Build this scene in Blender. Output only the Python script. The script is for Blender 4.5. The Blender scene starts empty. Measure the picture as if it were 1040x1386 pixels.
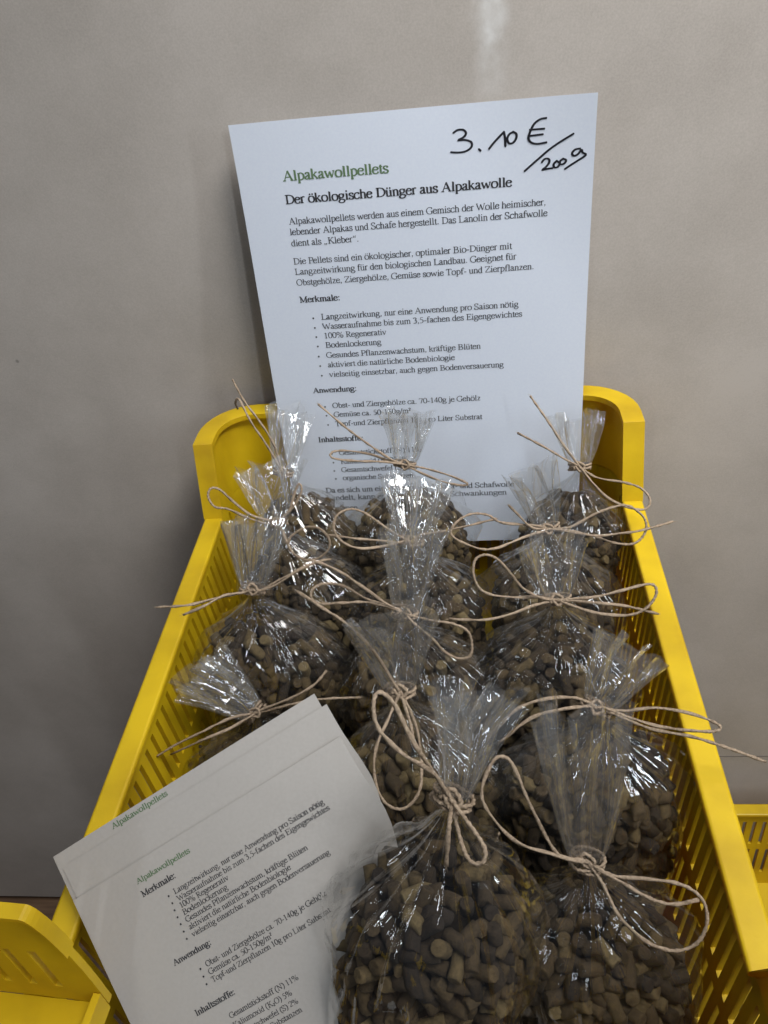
import bpy, bmesh, math, random
from mathutils import Vector, Matrix, noise
random.seed(11)
R = math.radians
scn = bpy.context.scene
COL = scn.collection

# ------------------------------------------------------------------ camera
CAM = Vector((0.0426, -0.5267, 0.3377))
PITCH, YAW, ROLL, FPX = 0.6601, -0.1495, -0.1339, 1090.0
PW, PH = 1040, 1386

def cam_axes():
    cy, sy, cp, sp = math.cos(YAW), math.sin(YAW), math.cos(PITCH), math.sin(PITCH)
    f = Vector((sy * cp, cy * cp, -sp)); r = Vector((cy, -sy, 0)); u = r.cross(f)
    c, s = math.cos(ROLL), math.sin(ROLL)
    return c * r + s * u, -s * r + c * u, f
AX_R, AX_U, AX_F = cam_axes()
cd = bpy.data.cameras.new('camera')
cam = bpy.data.objects.new('camera', cd); COL.objects.link(cam)
cam.matrix_world = Matrix(((AX_R.x, AX_U.x, -AX_F.x, CAM.x), (AX_R.y, AX_U.y, -AX_F.y, CAM.y),
                           (AX_R.z, AX_U.z, -AX_F.z, CAM.z), (0, 0, 0, 1)))
cd.sensor_fit = 'VERTICAL'; cd.sensor_height = 24; cd.lens = 24 * FPX / PH
cd.clip_start = 0.01; cd.clip_end = 50
scn.camera = cam

# ------------------------------------------------------------------ light
w = bpy.data.worlds.new('World'); scn.world = w; w.use_nodes = True
bg = w.node_tree.nodes['Background']
bg.inputs[0].default_value = (0.60, 0.72, 1.0, 1); bg.inputs[1].default_value = 0.038

def area(name, loc, target, size, size_y, power, col, spread=180):
    l = bpy.data.lights.new(name, 'AREA'); l.shape = 'RECTANGLE'; l.size = size; l.size_y = size_y
    l.energy = power; l.color = col; l.spread = R(spread)
    o = bpy.data.objects.new(name, l); COL.objects.link(o); o.location = loc
    o.rotation_euler = (Vector(target) - Vector(loc)).to_track_quat('-Z', 'Y').to_euler()
    return o
area('window_light', (0.70, -0.40, 1.30), (0.20, 0.10, 0.12), 0.80, 0.36, 5.9, (1.0, 0.975, 0.95), 70)
area('ceiling_lamp', (-0.05, -0.22, 1.7), (0.05, 0.03, 0.05), 1.2, 0.045, 2.0, (0.84, 0.92, 1.0), 76)
area('glint_tube', (0.45, -0.95, 1.50), (0.02, -0.2, 0.0), 0.03, 1.2, 2.2, (0.86, 0.93, 1.0), 120)  # unseen thin strip, added to draw glints on the cellophane
# unseen strip lights added for film glints, low at sides and behind viewer
for wx_, wy_, wz_, pw_ in ((-1.5, -0.75, 0.42, 0.45), (1.5, -0.85, 0.62, 2.6), (-0.45, -1.9, 0.85, 1.1), (0.85, -1.70, 0.95, 2.2)):
    area('glint_strip', (wx_, wy_, wz_), (0.02, -0.18, 0.03), 0.06, 0.55, pw_, (0.86, 0.93, 1.0), 120)
scn.view_settings.view_transform = 'Standard'; scn.view_settings.look = 'None'
scn.view_settings.exposure = -0.27; scn.view_settings.gamma = 1.0
scn.view_settings.use_curve_mapping = False
cy_ = scn.cycles
cy_.max_bounces = 10; cy_.transparent_max_bounces = 48; cy_.diffuse_bounces = 4; cy_.glossy_bounces = 3
cy_.use_denoising = True; cy_.sample_clamp_indirect = 4.0
cy_.caustics_reflective = False; cy_.caustics_refractive = False

# ------------------------------------------------------------------ pixel helpers (photo point -> point in the room)
def ray(px, py):
    return (AX_F * FPX + AX_R * (px - PW / 2) - AX_U * (py - PH / 2)).normalized()
def at_y(px, py, Y):
    d = ray(px, py); return CAM + d * ((Y - CAM.y) / d.y)
def at_z(px, py, Z):
    d = ray(px, py); return CAM + d * ((Z - CAM.z) / d.z)

# ------------------------------------------------------------------ object helpers
def link(name, me, parent=None):
    o = bpy.data.objects.new(name, me); COL.objects.link(o)
    if parent: o.parent = parent
    return o
def tag(o, label=None, cat=None, group=None, kind=None):
    if label: o['label'] = label
    if cat: o['category'] = cat
    if group: o['group'] = group
    if kind: o['kind'] = kind
    return o
def empty(name, loc=(0, 0, 0), rz=0):
    o = link(name, None); o.location = loc; o.rotation_euler = (0, 0, rz); o.empty_display_size = .02
    return o
class MB:
    def __init__(s): s.v = []; s.f = []; s.sm = []
    def add(s, vs, fs, smooth=False):
        n = len(s.v); s.v += [tuple(p) for p in vs]
        for f in fs: s.f.append([i + n for i in f]); s.sm.append(smooth)
    def box(s, lo, hi):
        x0, y0, z0 = lo; x1, y1, z1 = hi
        s.add([(x0, y0, z0), (x1, y0, z0), (x1, y1, z0), (x0, y1, z0), (x0, y0, z1), (x1, y0, z1), (x1, y1, z1), (x0, y1, z1)],
              [(0, 3, 2, 1), (4, 5, 6, 7), (0, 1, 5, 4), (1, 2, 6, 5), (2, 3, 7, 6), (3, 0, 4, 7)])
    uvs = None
    def mesh(s, name, mat):
        me = bpy.data.meshes.new(name); me.from_pydata(s.v, [], s.f)
        me.polygons.foreach_set('use_smooth', s.sm); me.materials.append(mat); me.update()
        if s.uvs:
            ul = me.uv_layers.new(name='UVMap').data
            for p in me.polygons:
                us_ = [s.uvs[vi] for vi in p.vertices]; mx_ = max(u for u, v in us_)
                for li, (u, v) in zip(p.loop_indices, us_): ul[li].uv = (u + 1 if mx_ - u > .5 else u, v)
        return me
    def build(s, name, mat, parent=None, off=None):
        if off is not None: s.v = [(p[0] - off[0], p[1] - off[1], p[2] - off[2]) for p in s.v]
        return link(name, s.mesh(name, mat), parent)

def catmull(P, n=6, closed=False):
    P = [Vector(p) for p in P]; out = []; N = len(P)
    if N < 3:
        return [P[0].lerp(P[-1], i / n) for i in range(n + 1)]
    for i in range(N - 1):
        a = P[i - 1] if i else P[0] * 2 - P[1]; b = P[i]; c = P[i + 1]; d = P[i + 2] if i + 2 < N else P[-1] * 2 - P[-2]
        for k in range(n):
            t = k / n
            out.append(.5 * ((2 * b) + (c - a) * t + (2 * a - 5 * b + 4 * c - d) * t * t + (3 * b - a - 3 * c + d) * t ** 3))
    out.append(P[-1]); return out

# ------------------------------------------------------------------ materials
def mat(name):
    m = bpy.data.materials.new(name); m.use_nodes = True; nt = m.node_tree; nt.nodes.clear()
    out = nt.nodes.new('ShaderNodeOutputMaterial'); return m, nt, out
def N(nt, t, **kw):
    n = nt.nodes.new(t)
    for k, v in kw.items():
        if k.startswith('i_'):
            key = k[2:]; n.inputs[int(key) if key.isdigit() else key.replace('_', ' ')].default_value = v
        else: setattr(n, k, v)
    return n
def ramp(nt, fac, stops):
    r = N(nt, 'ShaderNodeValToRGB'); el = r.color_ramp.elements
    while len(el) < len(stops): el.new(.5)
    for e, (p, c) in zip(el, stops): e.position = p; e.color = (*c, 1)
    nt.links.new(fac, r.inputs[0]); return r.outputs[0]

def make_plastic(name, base, dark, trans):
    m, nt, out = mat(name); L = nt.links.new
    tc = N(nt, 'ShaderNodeTexCoord')
    n1 = N(nt, 'ShaderNodeTexNoise', i_Scale=24.0, i_Detail=5.0); L(tc.outputs['Object'], n1.inputs[0])
    n2 = N(nt, 'ShaderNodeTexNoise', i_Scale=500.0, i_Detail=2.0); L(tc.outputs['Object'], n2.inputs[0])
    col = ramp(nt, n1.outputs[0], [(0.28, (dark[0] * .78, dark[1] * .74, dark[2])), (0.44, dark), (0.62, base)])
    # scuffs: thin greyish scratches of wear
    mp = N(nt, 'ShaderNodeMapping'); mp.inputs['Scale'].default_value = (60, 9, 60); L(tc.outputs['Object'], mp.inputs[0])
    n3 = N(nt, 'ShaderNodeTexNoise', i_Scale=6.0, i_Detail=6.0, i_Roughness=.7); L(mp.outputs[0], n3.inputs[0])
    sc = ramp(nt, n3.outputs[0], [(0.66, (0, 0, 0)), (0.74, (.35, .35, .35))])
    mx = N(nt, 'ShaderNodeMixRGB'); mx.inputs[2].default_value = (dark[0] * .6, dark[1] * .55, .03, 1)
    L(sc, mx.inputs[0]); L(col, mx.inputs[1])
    p = N(nt, 'ShaderNodeBsdfPrincipled'); L(mx.outputs[0], p.inputs['Base Color'])
    rr = N(nt, 'ShaderNodeMapRange', i_3=0.34, i_4=0.55); L(n1.outputs[0], rr.inputs[0]); L(rr.outputs[0], p.inputs['Roughness'])
    b = N(nt, 'ShaderNodeBump', i_Strength=0.12, i_Distance=0.0006); L(n2.outputs[0], b.inputs['Height']); L(b.outputs[0], p.inputs['Normal'])
    tr = N(nt, 'ShaderNodeBsdfTranslucent'); tr.inputs[0].default_value = (.90, .46, .01, 1)
    ms = N(nt, 'ShaderNodeMixShader'); ms.inputs[0].default_value = trans
    L(p.outputs[0], ms.inputs[1]); L(tr.outputs[0], ms.inputs[2]); L(ms.outputs[0], out.inputs[0])
    return m
M_YEL = make_plastic('yellow_plastic', (.72, .50, .008), (.60, .405, .008), .20)

def make_wall():
    m, nt, out = mat('board'); L = nt.links.new
    tc = N(nt, 'ShaderNodeTexCoord')
    n1 = N(nt, 'ShaderNodeTexNoise', i_Scale=7.0, i_Detail=9.0, i_Roughness=.68); L(tc.outputs['Object'], n1.inputs[0])
    mp = N(nt, 'ShaderNodeMapping'); mp.inputs['Scale'].default_value = (18, 1, 130); L(tc.outputs['Object'], mp.inputs[0])
    n2 = N(nt, 'ShaderNodeTexNoise', i_Scale=2.0, i_Detail=4.0); L(mp.outputs[0], n2.inputs[0])
    n3 = N(nt, 'ShaderNodeTexNoise', i_Scale=900.0, i_Detail=2.0); L(tc.outputs['Object'], n3.inputs[0])
    a = N(nt, 'ShaderNodeMath', operation='MULTIPLY_ADD', i_1=.03); L(n2.outputs[0], a.inputs[0]); L(n1.outputs[0], a.inputs[2])
    a2 = N(nt, 'ShaderNodeMath', operation='MULTIPLY_ADD', i_1=.48); L(n3.outputs[0], a2.inputs[0]); L(a.outputs[0], a2.inputs[2])
    col = ramp(nt, a2.outputs[0], [(0.48, (.370, .331, .293)), (.72, (.440, .398, .355)), (0.94, (.505, .460, .415))])
    # a pale smear of filler above the sign: a thin streak with its own shape
    sp = N(nt, 'ShaderNodeSeparateXYZ'); L(tc.outputs['Object'], sp.inputs[0])
    wob = N(nt, 'ShaderNodeTexNoise', i_Scale=14.0, i_Detail=6.0); L(tc.outputs['Object'], wob.inputs[0])
    cx = N(nt, 'ShaderNodeMath', operation='MULTIPLY_ADD', i_1=.05, i_2=-.025); L(wob.outputs[0], cx.inputs[0])
    sx = N(nt, 'ShaderNodeMath', operation='ADD'); L(sp.outputs['X'], sx.inputs[0]); L(cx.outputs[0], sx.inputs[1])
    return m, nt, out, L, tc, sp, sx, col, n3

# ------------------------------------------------------------------ the board wall and floor
WALL_Y = -0.012
def build_wall():
    m, nt, out, L, tc, sp, sx, col, n3 = make_wall()
    s0 = at_y(660, 40, WALL_Y)
    d = N(nt, 'ShaderNodeMath', operation='SUBTRACT', i_1=s0.x); L(sx.outputs[0], d.inputs[0])
    ab = N(nt, 'ShaderNodeMath', operation='ABSOLUTE'); L(d.outputs[0], ab.inputs[0])
    m1 = N(nt, 'ShaderNodeMapRange', i_1=.013, i_2=.004, i_3=0.0, i_4=1.0); L(ab.outputs[0], m1.inputs[0])
    zlow = at_y(664, 135, WALL_Y).z
    m2 = N(nt, 'ShaderNodeMapRange', i_1=zlow - .004, i_2=zlow + .035, i_3=0.0, i_4=1.0); L(sp.outputs['Z'], m2.inputs[0])
    st = N(nt, 'ShaderNodeTexNoise', i_Scale=70.0, i_Detail=6.0); L(tc.outputs['Object'], st.inputs[0])
    m3 = N(nt, 'ShaderNodeMapRange', i_1=.28, i_2=.64); L(st.outputs[0], m3.inputs[0])
    q = N(nt, 'ShaderNodeMath', operation='MULTIPLY'); L(m1.outputs[0], q.inputs[0]); L(m2.outputs[0], q.inputs[1])
    q2 = N(nt, 'ShaderNodeMath', operation='MULTIPLY'); L(q.outputs[0], q2.inputs[0]); L(m3.outputs[0], q2.inputs[1])
    q3 = N(nt, 'ShaderNodeMath', operation='MULTIPLY', i_1=.95); L(q2.outputs[0], q3.inputs[0])
    mx = N(nt, 'ShaderNodeMixRGB'); mx.inputs[2].default_value = (.70, .69, .665, 1); L(q3.outputs[0], mx.inputs[0]); L(col, mx.inputs[1])
    # sparse dark specks
    vo = N(nt, 'ShaderNodeTexVoronoi', i_Scale=23.0); vmap = N(nt, 'ShaderNodeMapping'); vmap.inputs['Location'].default_value = (.37, .1, .61); L(tc.outputs['Object'], vmap.inputs[0]); L(vmap.outputs[0], vo.inputs[0])
    vm = N(nt, 'ShaderNodeMapRange', i_1=.018, i_2=.040, i_3=1.0, i_4=0.0); L(vo.outputs['Distance'], vm.inputs[0])
    vs = N(nt, 'ShaderNodeSeparateColor'); L(vo.outputs['Color'], vs.inputs[0])
    vg = N(nt, 'ShaderNodeMath', operation='GREATER_THAN', i_1=.80); L(vs.outputs[0], vg.inputs[0])
    vq = N(nt, 'ShaderNodeMath', operation='MULTIPLY'); L(vm.outputs[0], vq.inputs[0]); L(vg.outputs[0], vq.inputs[1])
    vq2 = N(nt, 'ShaderNodeMath', operation='MULTIPLY', i_1=.6); L(vq.outputs[0], vq2.inputs[0])
    my = N(nt, 'ShaderNodeMixRGB'); my.inputs[2].default_value = (.12, .11, .10, 1); L(vq2.outputs[0], my.inputs[0]); L(mx.outputs[0], my.inputs[1])
    p = N(nt, 'ShaderNodeBsdfPrincipled', i_Roughness=.72); L(my.outputs[0], p.inputs['Base Color'])
    b = N(nt, 'ShaderNodeBump', i_Strength=.07, i_Distance=.0006); L(n3.outputs[0], b.inputs['Height']); L(b.outputs[0], p.inputs['Normal'])
    L(p.outputs[0], out.inputs[0])
    zb = at_y(30, 1213, WALL_Y).z
    mb = MB(); mb.box((-1.3, WALL_Y, zb), (1.3, WALL_Y + .018, .9))
    o = mb.build('board_wall', m)
    tag(o, 'plain beige grey board wall with a pale vertical smear behind the sign', 'wall')
    j0 = at_y(968, 1024, WALL_Y - .0002); mj = MB(); mj.box((j0.x, WALL_Y - .0003, j0.z - .0004), (1.3, WALL_Y + .002, j0.z + .0004))
    mj.build('board_joint', simple('joint_dirt', (.10, .09, .08), (.20, .18, .16), 60, .9), o)
    return zb
def simple(name, c0, c1, scale, rough, bump=.2, dist=.001, detail=4, sc3=(1, 1, 1)):
    m, nt, out = mat(name); L = nt.links.new
    tc = N(nt, 'ShaderNodeTexCoord'); mp = N(nt, 'ShaderNodeMapping'); mp.inputs['Scale'].default_value = sc3
    L(tc.outputs['Object'], mp.inputs[0])
    n1 = N(nt, 'ShaderNodeTexNoise', i_Scale=scale, i_Detail=float(detail)); L(mp.outputs[0], n1.inputs[0])
    p = N(nt, 'ShaderNodeBsdfPrincipled', i_Roughness=rough); L(ramp(nt, n1.outputs[0], [(.3, c0), (.7, c1)]), p.inputs['Base Color'])
    b = N(nt, 'ShaderNodeBump', i_Strength=bump, i_Distance=dist); L(n1.outputs[0], b.inputs['Height']); L(b.outputs[0], p.inputs['Normal'])
    L(p.outputs[0], out.inputs[0]); return m
ZB = build_wall()

M_FLOOR = simple('brown_floor', (.10, .055, .03), (.19, .11, .06), 12, .6, sc3=(1, 12, 1))
M_WOOD = simple('stand_wood', (.16, .10, .06), (.26, .17, .10), 14, .6, sc3=(1, 10, 1))
mb = MB(); mb.box((-2.5, -2.5, ZB - .06), (2.5, WALL_Y + .4, ZB - .012)); tag(mb.build('floor', M_FLOOR), kind='structure')

# ------------------------------------------------------------------ crates
def perforated(mb, P, U, V, us, vs, hole, thick):
    """a slotted panel: grid of cells on P + u*U + v*V with holes, given a thickness along U x V"""
    nrm = U.cross(V).normalized() * thick
    nu, nv = len(us) - 1, len(vs) - 1
    solid = [[not hole(i, j) for j in range(nv)] for i in range(nu)]
    pt = lambda u, v, k: P + U * u + V * v + nrm * k
    for i in range(nu):
        for j in range(nv):
            if not solid[i][j]: continue
            a, b, c, d = us[i], us[i + 1], vs[j], vs[j + 1]
            q0 = [pt(a, c, 0), pt(b, c, 0), pt(b, d, 0), pt(a, d, 0)]; q1 = [pt(a, c, 1), pt(b, c, 1), pt(b, d, 1), pt(a, d, 1)]
            fs = [(0, 3, 2, 1), (4, 5, 6, 7)]
            if i == 0 or not solid[i - 1][j]: fs.append((3, 0, 4, 7))
            if i == nu - 1 or not solid[i + 1][j]: fs.append((1, 2, 6, 5))
            if j == 0 or not solid[i][j - 1]: fs.append((0, 1, 5, 4))
            if j == nv - 1 or not solid[i][j + 1]: fs.append((2, 3, 7, 6))
            mb.add(q0 + q1, fs)

def sweep(mb, path, prof, smooth=True):
    """path: (point, outward normal, top z); prof(top): closed outline of (outward, z)"""
    rings = []
    for p, n, top in path:
        rings.append([(p.x + n.x * o, p.y + n.y * o, z) for o, z in prof(top)])
    k = len(rings[0]); vs = [v for r in rings for v in r]; fs = []
    for i in range(len(rings) - 1):
        for j in range(k):
            a = i * k + j; b = i * k + (j + 1) % k; fs.append((a, b, b + k, a + k))
    fs.append(tuple(range(k))[::-1]); fs.append(tuple(range((len(rings) - 1) * k, len(rings) * k)))
    mb.add(vs, fs, False)

def bevel(o, wd, seg=2):
    b = o.modifiers.new('bevel', 'BEVEL'); b.width = wd; b.segments = seg; b.limit_method = 'ANGLE'; b.angle_limit = R(40)
    for p in o.data.polygons: p.use_smooth = True
    wn = o.modifiers.new('wn', 'WEIGHTED_NORMAL'); wn.keep_sharp = True

def slot_range(lo, hi, pitch, wd):
    us = [lo]; holes = []; n = int((hi - lo) / pitch); s = lo + ((hi - lo) - n * pitch) / 2
    for k in range(n):
        c = s + (k + .5) * pitch
        us += [c - wd / 2, c + wd / 2]; holes.append(len(us) - 2)
    us.append(hi); return us, set(holes)

def crate(loc, rz, W, D, H, label, group, post=.05, back=.05, posts=('rl', 'rr', 'fr', 'fl'), rr=.036, lip=.0135, front=0.0, ramps=.018):
    """origin: middle of the rear outer edge at side-rim height; the crate reaches D towards -y and H down"""
    root = empty('plastic_crate', loc, rz); tag(root, label, 'crate', group)
    h = W / 2; th = .0028; taper = .007
    wall_in = lip - th - .0015
    rimprof = lambda top: [(0, top - .0015), (-.0015, top), (-lip + .001, top), (-lip, top - .001), (-lip, top - .004), (-wall_in - .0002, top - .006), (-.003, top - .006), (-.003, top - .017), (0, top - .017)]
    YF = -D; slot_h = [(-.050, -.014), (-.098, -.062)]
    yp_r, yp_f = -.068, -D + .052
    for sgn in (-1, 1):
        # slotted side wall
        mb = MB(); x = sgn * (h - wall_in)
        y0, y1 = YF + rr, -rr
        us, holes = slot_range(0, y1 - y0, .0098, .0036)
        vs = [0, H - .108, H - .066, H - .056, H - .014, H - .0065]
        P = Vector((x - sgn * taper, y0, -H)); U = Vector((0, 1, 0)); V = Vector((sgn * taper / H, 0, 1))
        if sgn > 0: P = P + Vector((0, 0, 0))
        perforated(mb, P, U, V, us, vs, lambda i, j: i in holes and j in (1, 3), th * (-1 if sgn > 0 else 1) * -1)
        mb.build('side_wall', M_YEL, root)
        # side rim, low
        mb = MB(); n = Vector((sgn, 0, 0))
        fr = ('fl' if sgn < 0 else 'fr') in posts
        path = [(Vector((sgn * h, y, 0)), n, 0.0) for y in ((yp_f if fr else YF + rr), -.2, yp_r)]
        sweep(mb, path, rimprof); o = mb.build('side_rim', M_YEL, root); bevel(o, .0012)
    def post_part(sx, rear):
        """raised corner: rim and rounded wall following the corner"""
        path = []; yc = -rr if rear else YF + rr; xc = sx * (h - rr)
        sg = 1 if rear else -1
        ys = yp_r if rear else yp_f
        top = post if rear else post
        path.append((Vector((sx * h, ys, 0)), Vector((sx, 0, 0)), 0.0005))
        path.append((Vector((sx * h, ys + sg * ramps, 0)), Vector((sx, 0, 0)), top))
        for k in range(0, 9):
            a = k / 8 * math.pi / 2
            n = Vector((sx * math.cos(a), sg * math.sin(a), 0))
            path.append((Vector((xc, yc, 0)) + n * rr, n, top))
        path.append((Vector((sx * (h - rr - .016), 0 if rear else YF, 0)), Vector((0, sg, 0)), top))
        mb = MB()
        sweep(mb, path, lambda t: [(0, t), (-lip, t), (-lip, t - .004), (-lip + .004, t - .006), (-lip + .004, -.008), (-.0003, -.017)] if t > .01 else
              [(0, t), (-lip, t), (-lip, t - .001), (-lip + .004, t - .006), (-lip + .004, -.008), (-.0003, -.017)])
        o = mb.build('corner_post', M_YEL, root); bevel(o, .0016, 3)
        mb = MB()
        sweep(mb, [(p, n, 0) for p, n, t in path[2:]], lambda t: [(-wall_in, -.0085), (-wall_in - taper, -H), (-wall_in - taper + th, -H), (-wall_in + th, -.0085)])
        o2 = mb.build('corner_wall', M_YEL, root)
    for key, sx, rear in (('rl', -1, True), ('rr', 1, True), ('fl', -1, False), ('fr', 1, False)):
        if key in posts: post_part(sx, rear)
    # end walls
    for rear in (True, False):
        mb = MB(); sg = 1 if rear else -1; y = (0 if rear else YF) - sg * wall_in
        x0, x1 = -(h - rr), h - rr
        us, holes = slot_range(0, x1 - x0, .0098, .0036)
        top = back if rear else front
        vs = [0, H - .108, H - .066, H - .056, H - .018, H + top - .0065]
        perforated(mb, Vector((x0, y - sg * taper, -H)), Vector((1, 0, 0)), Vector((0, sg * taper / H, 1)), us, vs,
                   lambda i, j: i in holes and j in (1, 3), th * (-sg))
        mb.build('end_wall', M_YEL, root)
        mb = MB(); n = Vector((0, sg, 0)); e = h - rr - .016
        if not rear and 'fl' not in posts: xl = -.06
        else: xl = -e
        sweep(mb, [(Vector((x, 0 if rear else YF, 0)), n, top) for x in (xl, 0, e)], rimprof)
        o = mb.build('end_rim', M_YEL, root); bevel(o, .0012)
    # base
    mb = MB(); a = h - wall_in - taper - .0005
    us, hu = slot_range(-a, a, .02, .006); vs, hv = slot_range(YF + wall_in + taper, -wall_in - taper, .045, .034)
    perforated(mb, Vector((0, 0, -H - .003)), Vector((1, 0, 0)), Vector((0, 1, 0)), us, vs, lambda i, j: i in hu and j in hv, .003)
    mb.build('base', M_YEL, root)
    return root

YB = -0.0275; DEPTH = .412; CH = .150
crate((0, YB, 0), 0, .300, DEPTH, CH, 'open yellow plastic crate holding the tied bags of pellets', 'yellow plastic crates', posts=('rl', 'rr', 'fr'), front=-.045)
mb = MB(); mb.box((-.118, YB - DEPTH + .03, ZB - .012), (.118, YB - .03, -CH - .0035)); tag(mb.build('bench', M_WOOD), kind='structure')
# lower crate to the right, against the wall
pr = at_y(1000, 1087, -.045)
crate((pr.x + .085, -.045, pr.z), R(0), .30, .38, .13, 'yellow plastic crate standing lower down at the right, mostly hidden', 'yellow plastic crates', post=.0, back=.0, posts=('rl', 'rr', 'fl', 'fr'))

def tray():
    """shallow yellow crate set over the front end of the left rim; we see its slotted rear wall with a rounded shoulder"""
    W, D, H = .26, .20, .068
    root = empty('plastic_tray', (-.110, -.4065, .0035), R(-4)); tag(root, 'shallow yellow plastic tray set over the left rim beside the flyers', 'tray')
    th = .003; sh = .009
    mb = MB(); us, holes = slot_range(W - .045, W - sh - .001, .0108, .0036); us = [0] + us[1:-1] + [W - sh]
    perforated(mb, Vector((-W, 0, 0)), Vector((1, 0, 0)), Vector((0, 0, 1)), us, [0, .012, .042, H - .012, H], lambda i, j: i % 2 == 1 and j == 1, -th)
    prof = [(-sh, 0), (0, 0)] + [(-sh + sh * math.cos(a), .012 + (H - .012) * math.sin(a)) for a in [k / 14 * math.pi / 2 for k in range(15)]]
    n = len(prof); mb.add([(x, y, z) for y in (0.0, th) for x, z in prof], [tuple(range(n)), tuple(range(n, 2 * n))[::-1]] + [(k, n + k, n + (k + 1) % n, (k + 1) % n) for k in range(n)])
    mb.build('rear_wall', M_YEL, root)
    mb = MB(); pts = [(-W, H)] + prof[:6:-1]; vs = []; fs = []
    for x, z in pts: vs += [(x, -.0012, z + .0003), (x, th + .0012, z + .0003), (x, th + .0012, z + .0025), (x, -.0012, z + .0025)]
    for k in range(len(pts) - 1):
        for q in range(4): a = k * 4 + q; b = k * 4 + (q + 1) % 4; fs.append((a, b, b + 4, a + 4))
    mb.add(vs, fs); mb.build('rim', M_YEL, root)
    mb = MB(); mb.box((-.003, -D, .0002), (0, -.0003, .010)); mb.build('side_wall', M_YEL, root)
    mb = MB(); mb.box((-W, -D, -.0028), (-.0002, -.0002, -.0002)); mb.build('base', M_YEL, root)
tray()

# ------------------------------------------------------------------ paper and ink
def make_paper(name, ca, cb):
    m, nt, out = mat(name); L = nt.links.new
    tc = N(nt, 'ShaderNodeTexCoord')
    n = N(nt, 'ShaderNodeTexNoise', i_Scale=700.0, i_Detail=3.0); L(tc.outputs['Object'], n.inputs[0])
    n2 = N(nt, 'ShaderNodeTexNoise', i_Scale=14.0, i_Detail=2.0); L(tc.outputs['Object'], n2.inputs[0])
    p = N(nt, 'ShaderNodeBsdfPrincipled', i_Roughness=.62)
    L(ramp(nt, n.outputs[0], [(.2, ca), (.8, cb)]), p.inputs['Base Color'])
    b = N(nt, 'ShaderNodeBump', i_Strength=.12, i_Distance=.002); L(n2.outputs[0], b.inputs['Height']); L(b.outputs[0], p.inputs['Normal'])
    tr = N(nt, 'ShaderNodeBsdfTranslucent'); tr.inputs[0].default_value = (.8, .8, .78, 1)
    ms = N(nt, 'ShaderNodeMixShader'); ms.inputs[0].default_value = .12
    L(p.outputs[0], ms.inputs[1]); L(tr.outputs[0], ms.inputs[2]); L(ms.outputs[0], out.inputs[0]); return m
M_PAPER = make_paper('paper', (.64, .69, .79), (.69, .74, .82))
M_FLYER = make_paper('flyer_paper', (.40, .375, .345), (.44, .415, .385))  # white paper greyed: the dimmer light at the front is put into this colour
M_INK = simple('black_ink', (.015, .015, .018), (.03, .03, .034), 300, .7, 0)
M_GREEN = simple('green_ink', (.085, .145, .07), (.11, .18, .09), 300, .7, 0)
M_PEN = simple('marker_ink', (.006, .006, .010), (.014, .014, .02), 200, .45, 0)

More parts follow.
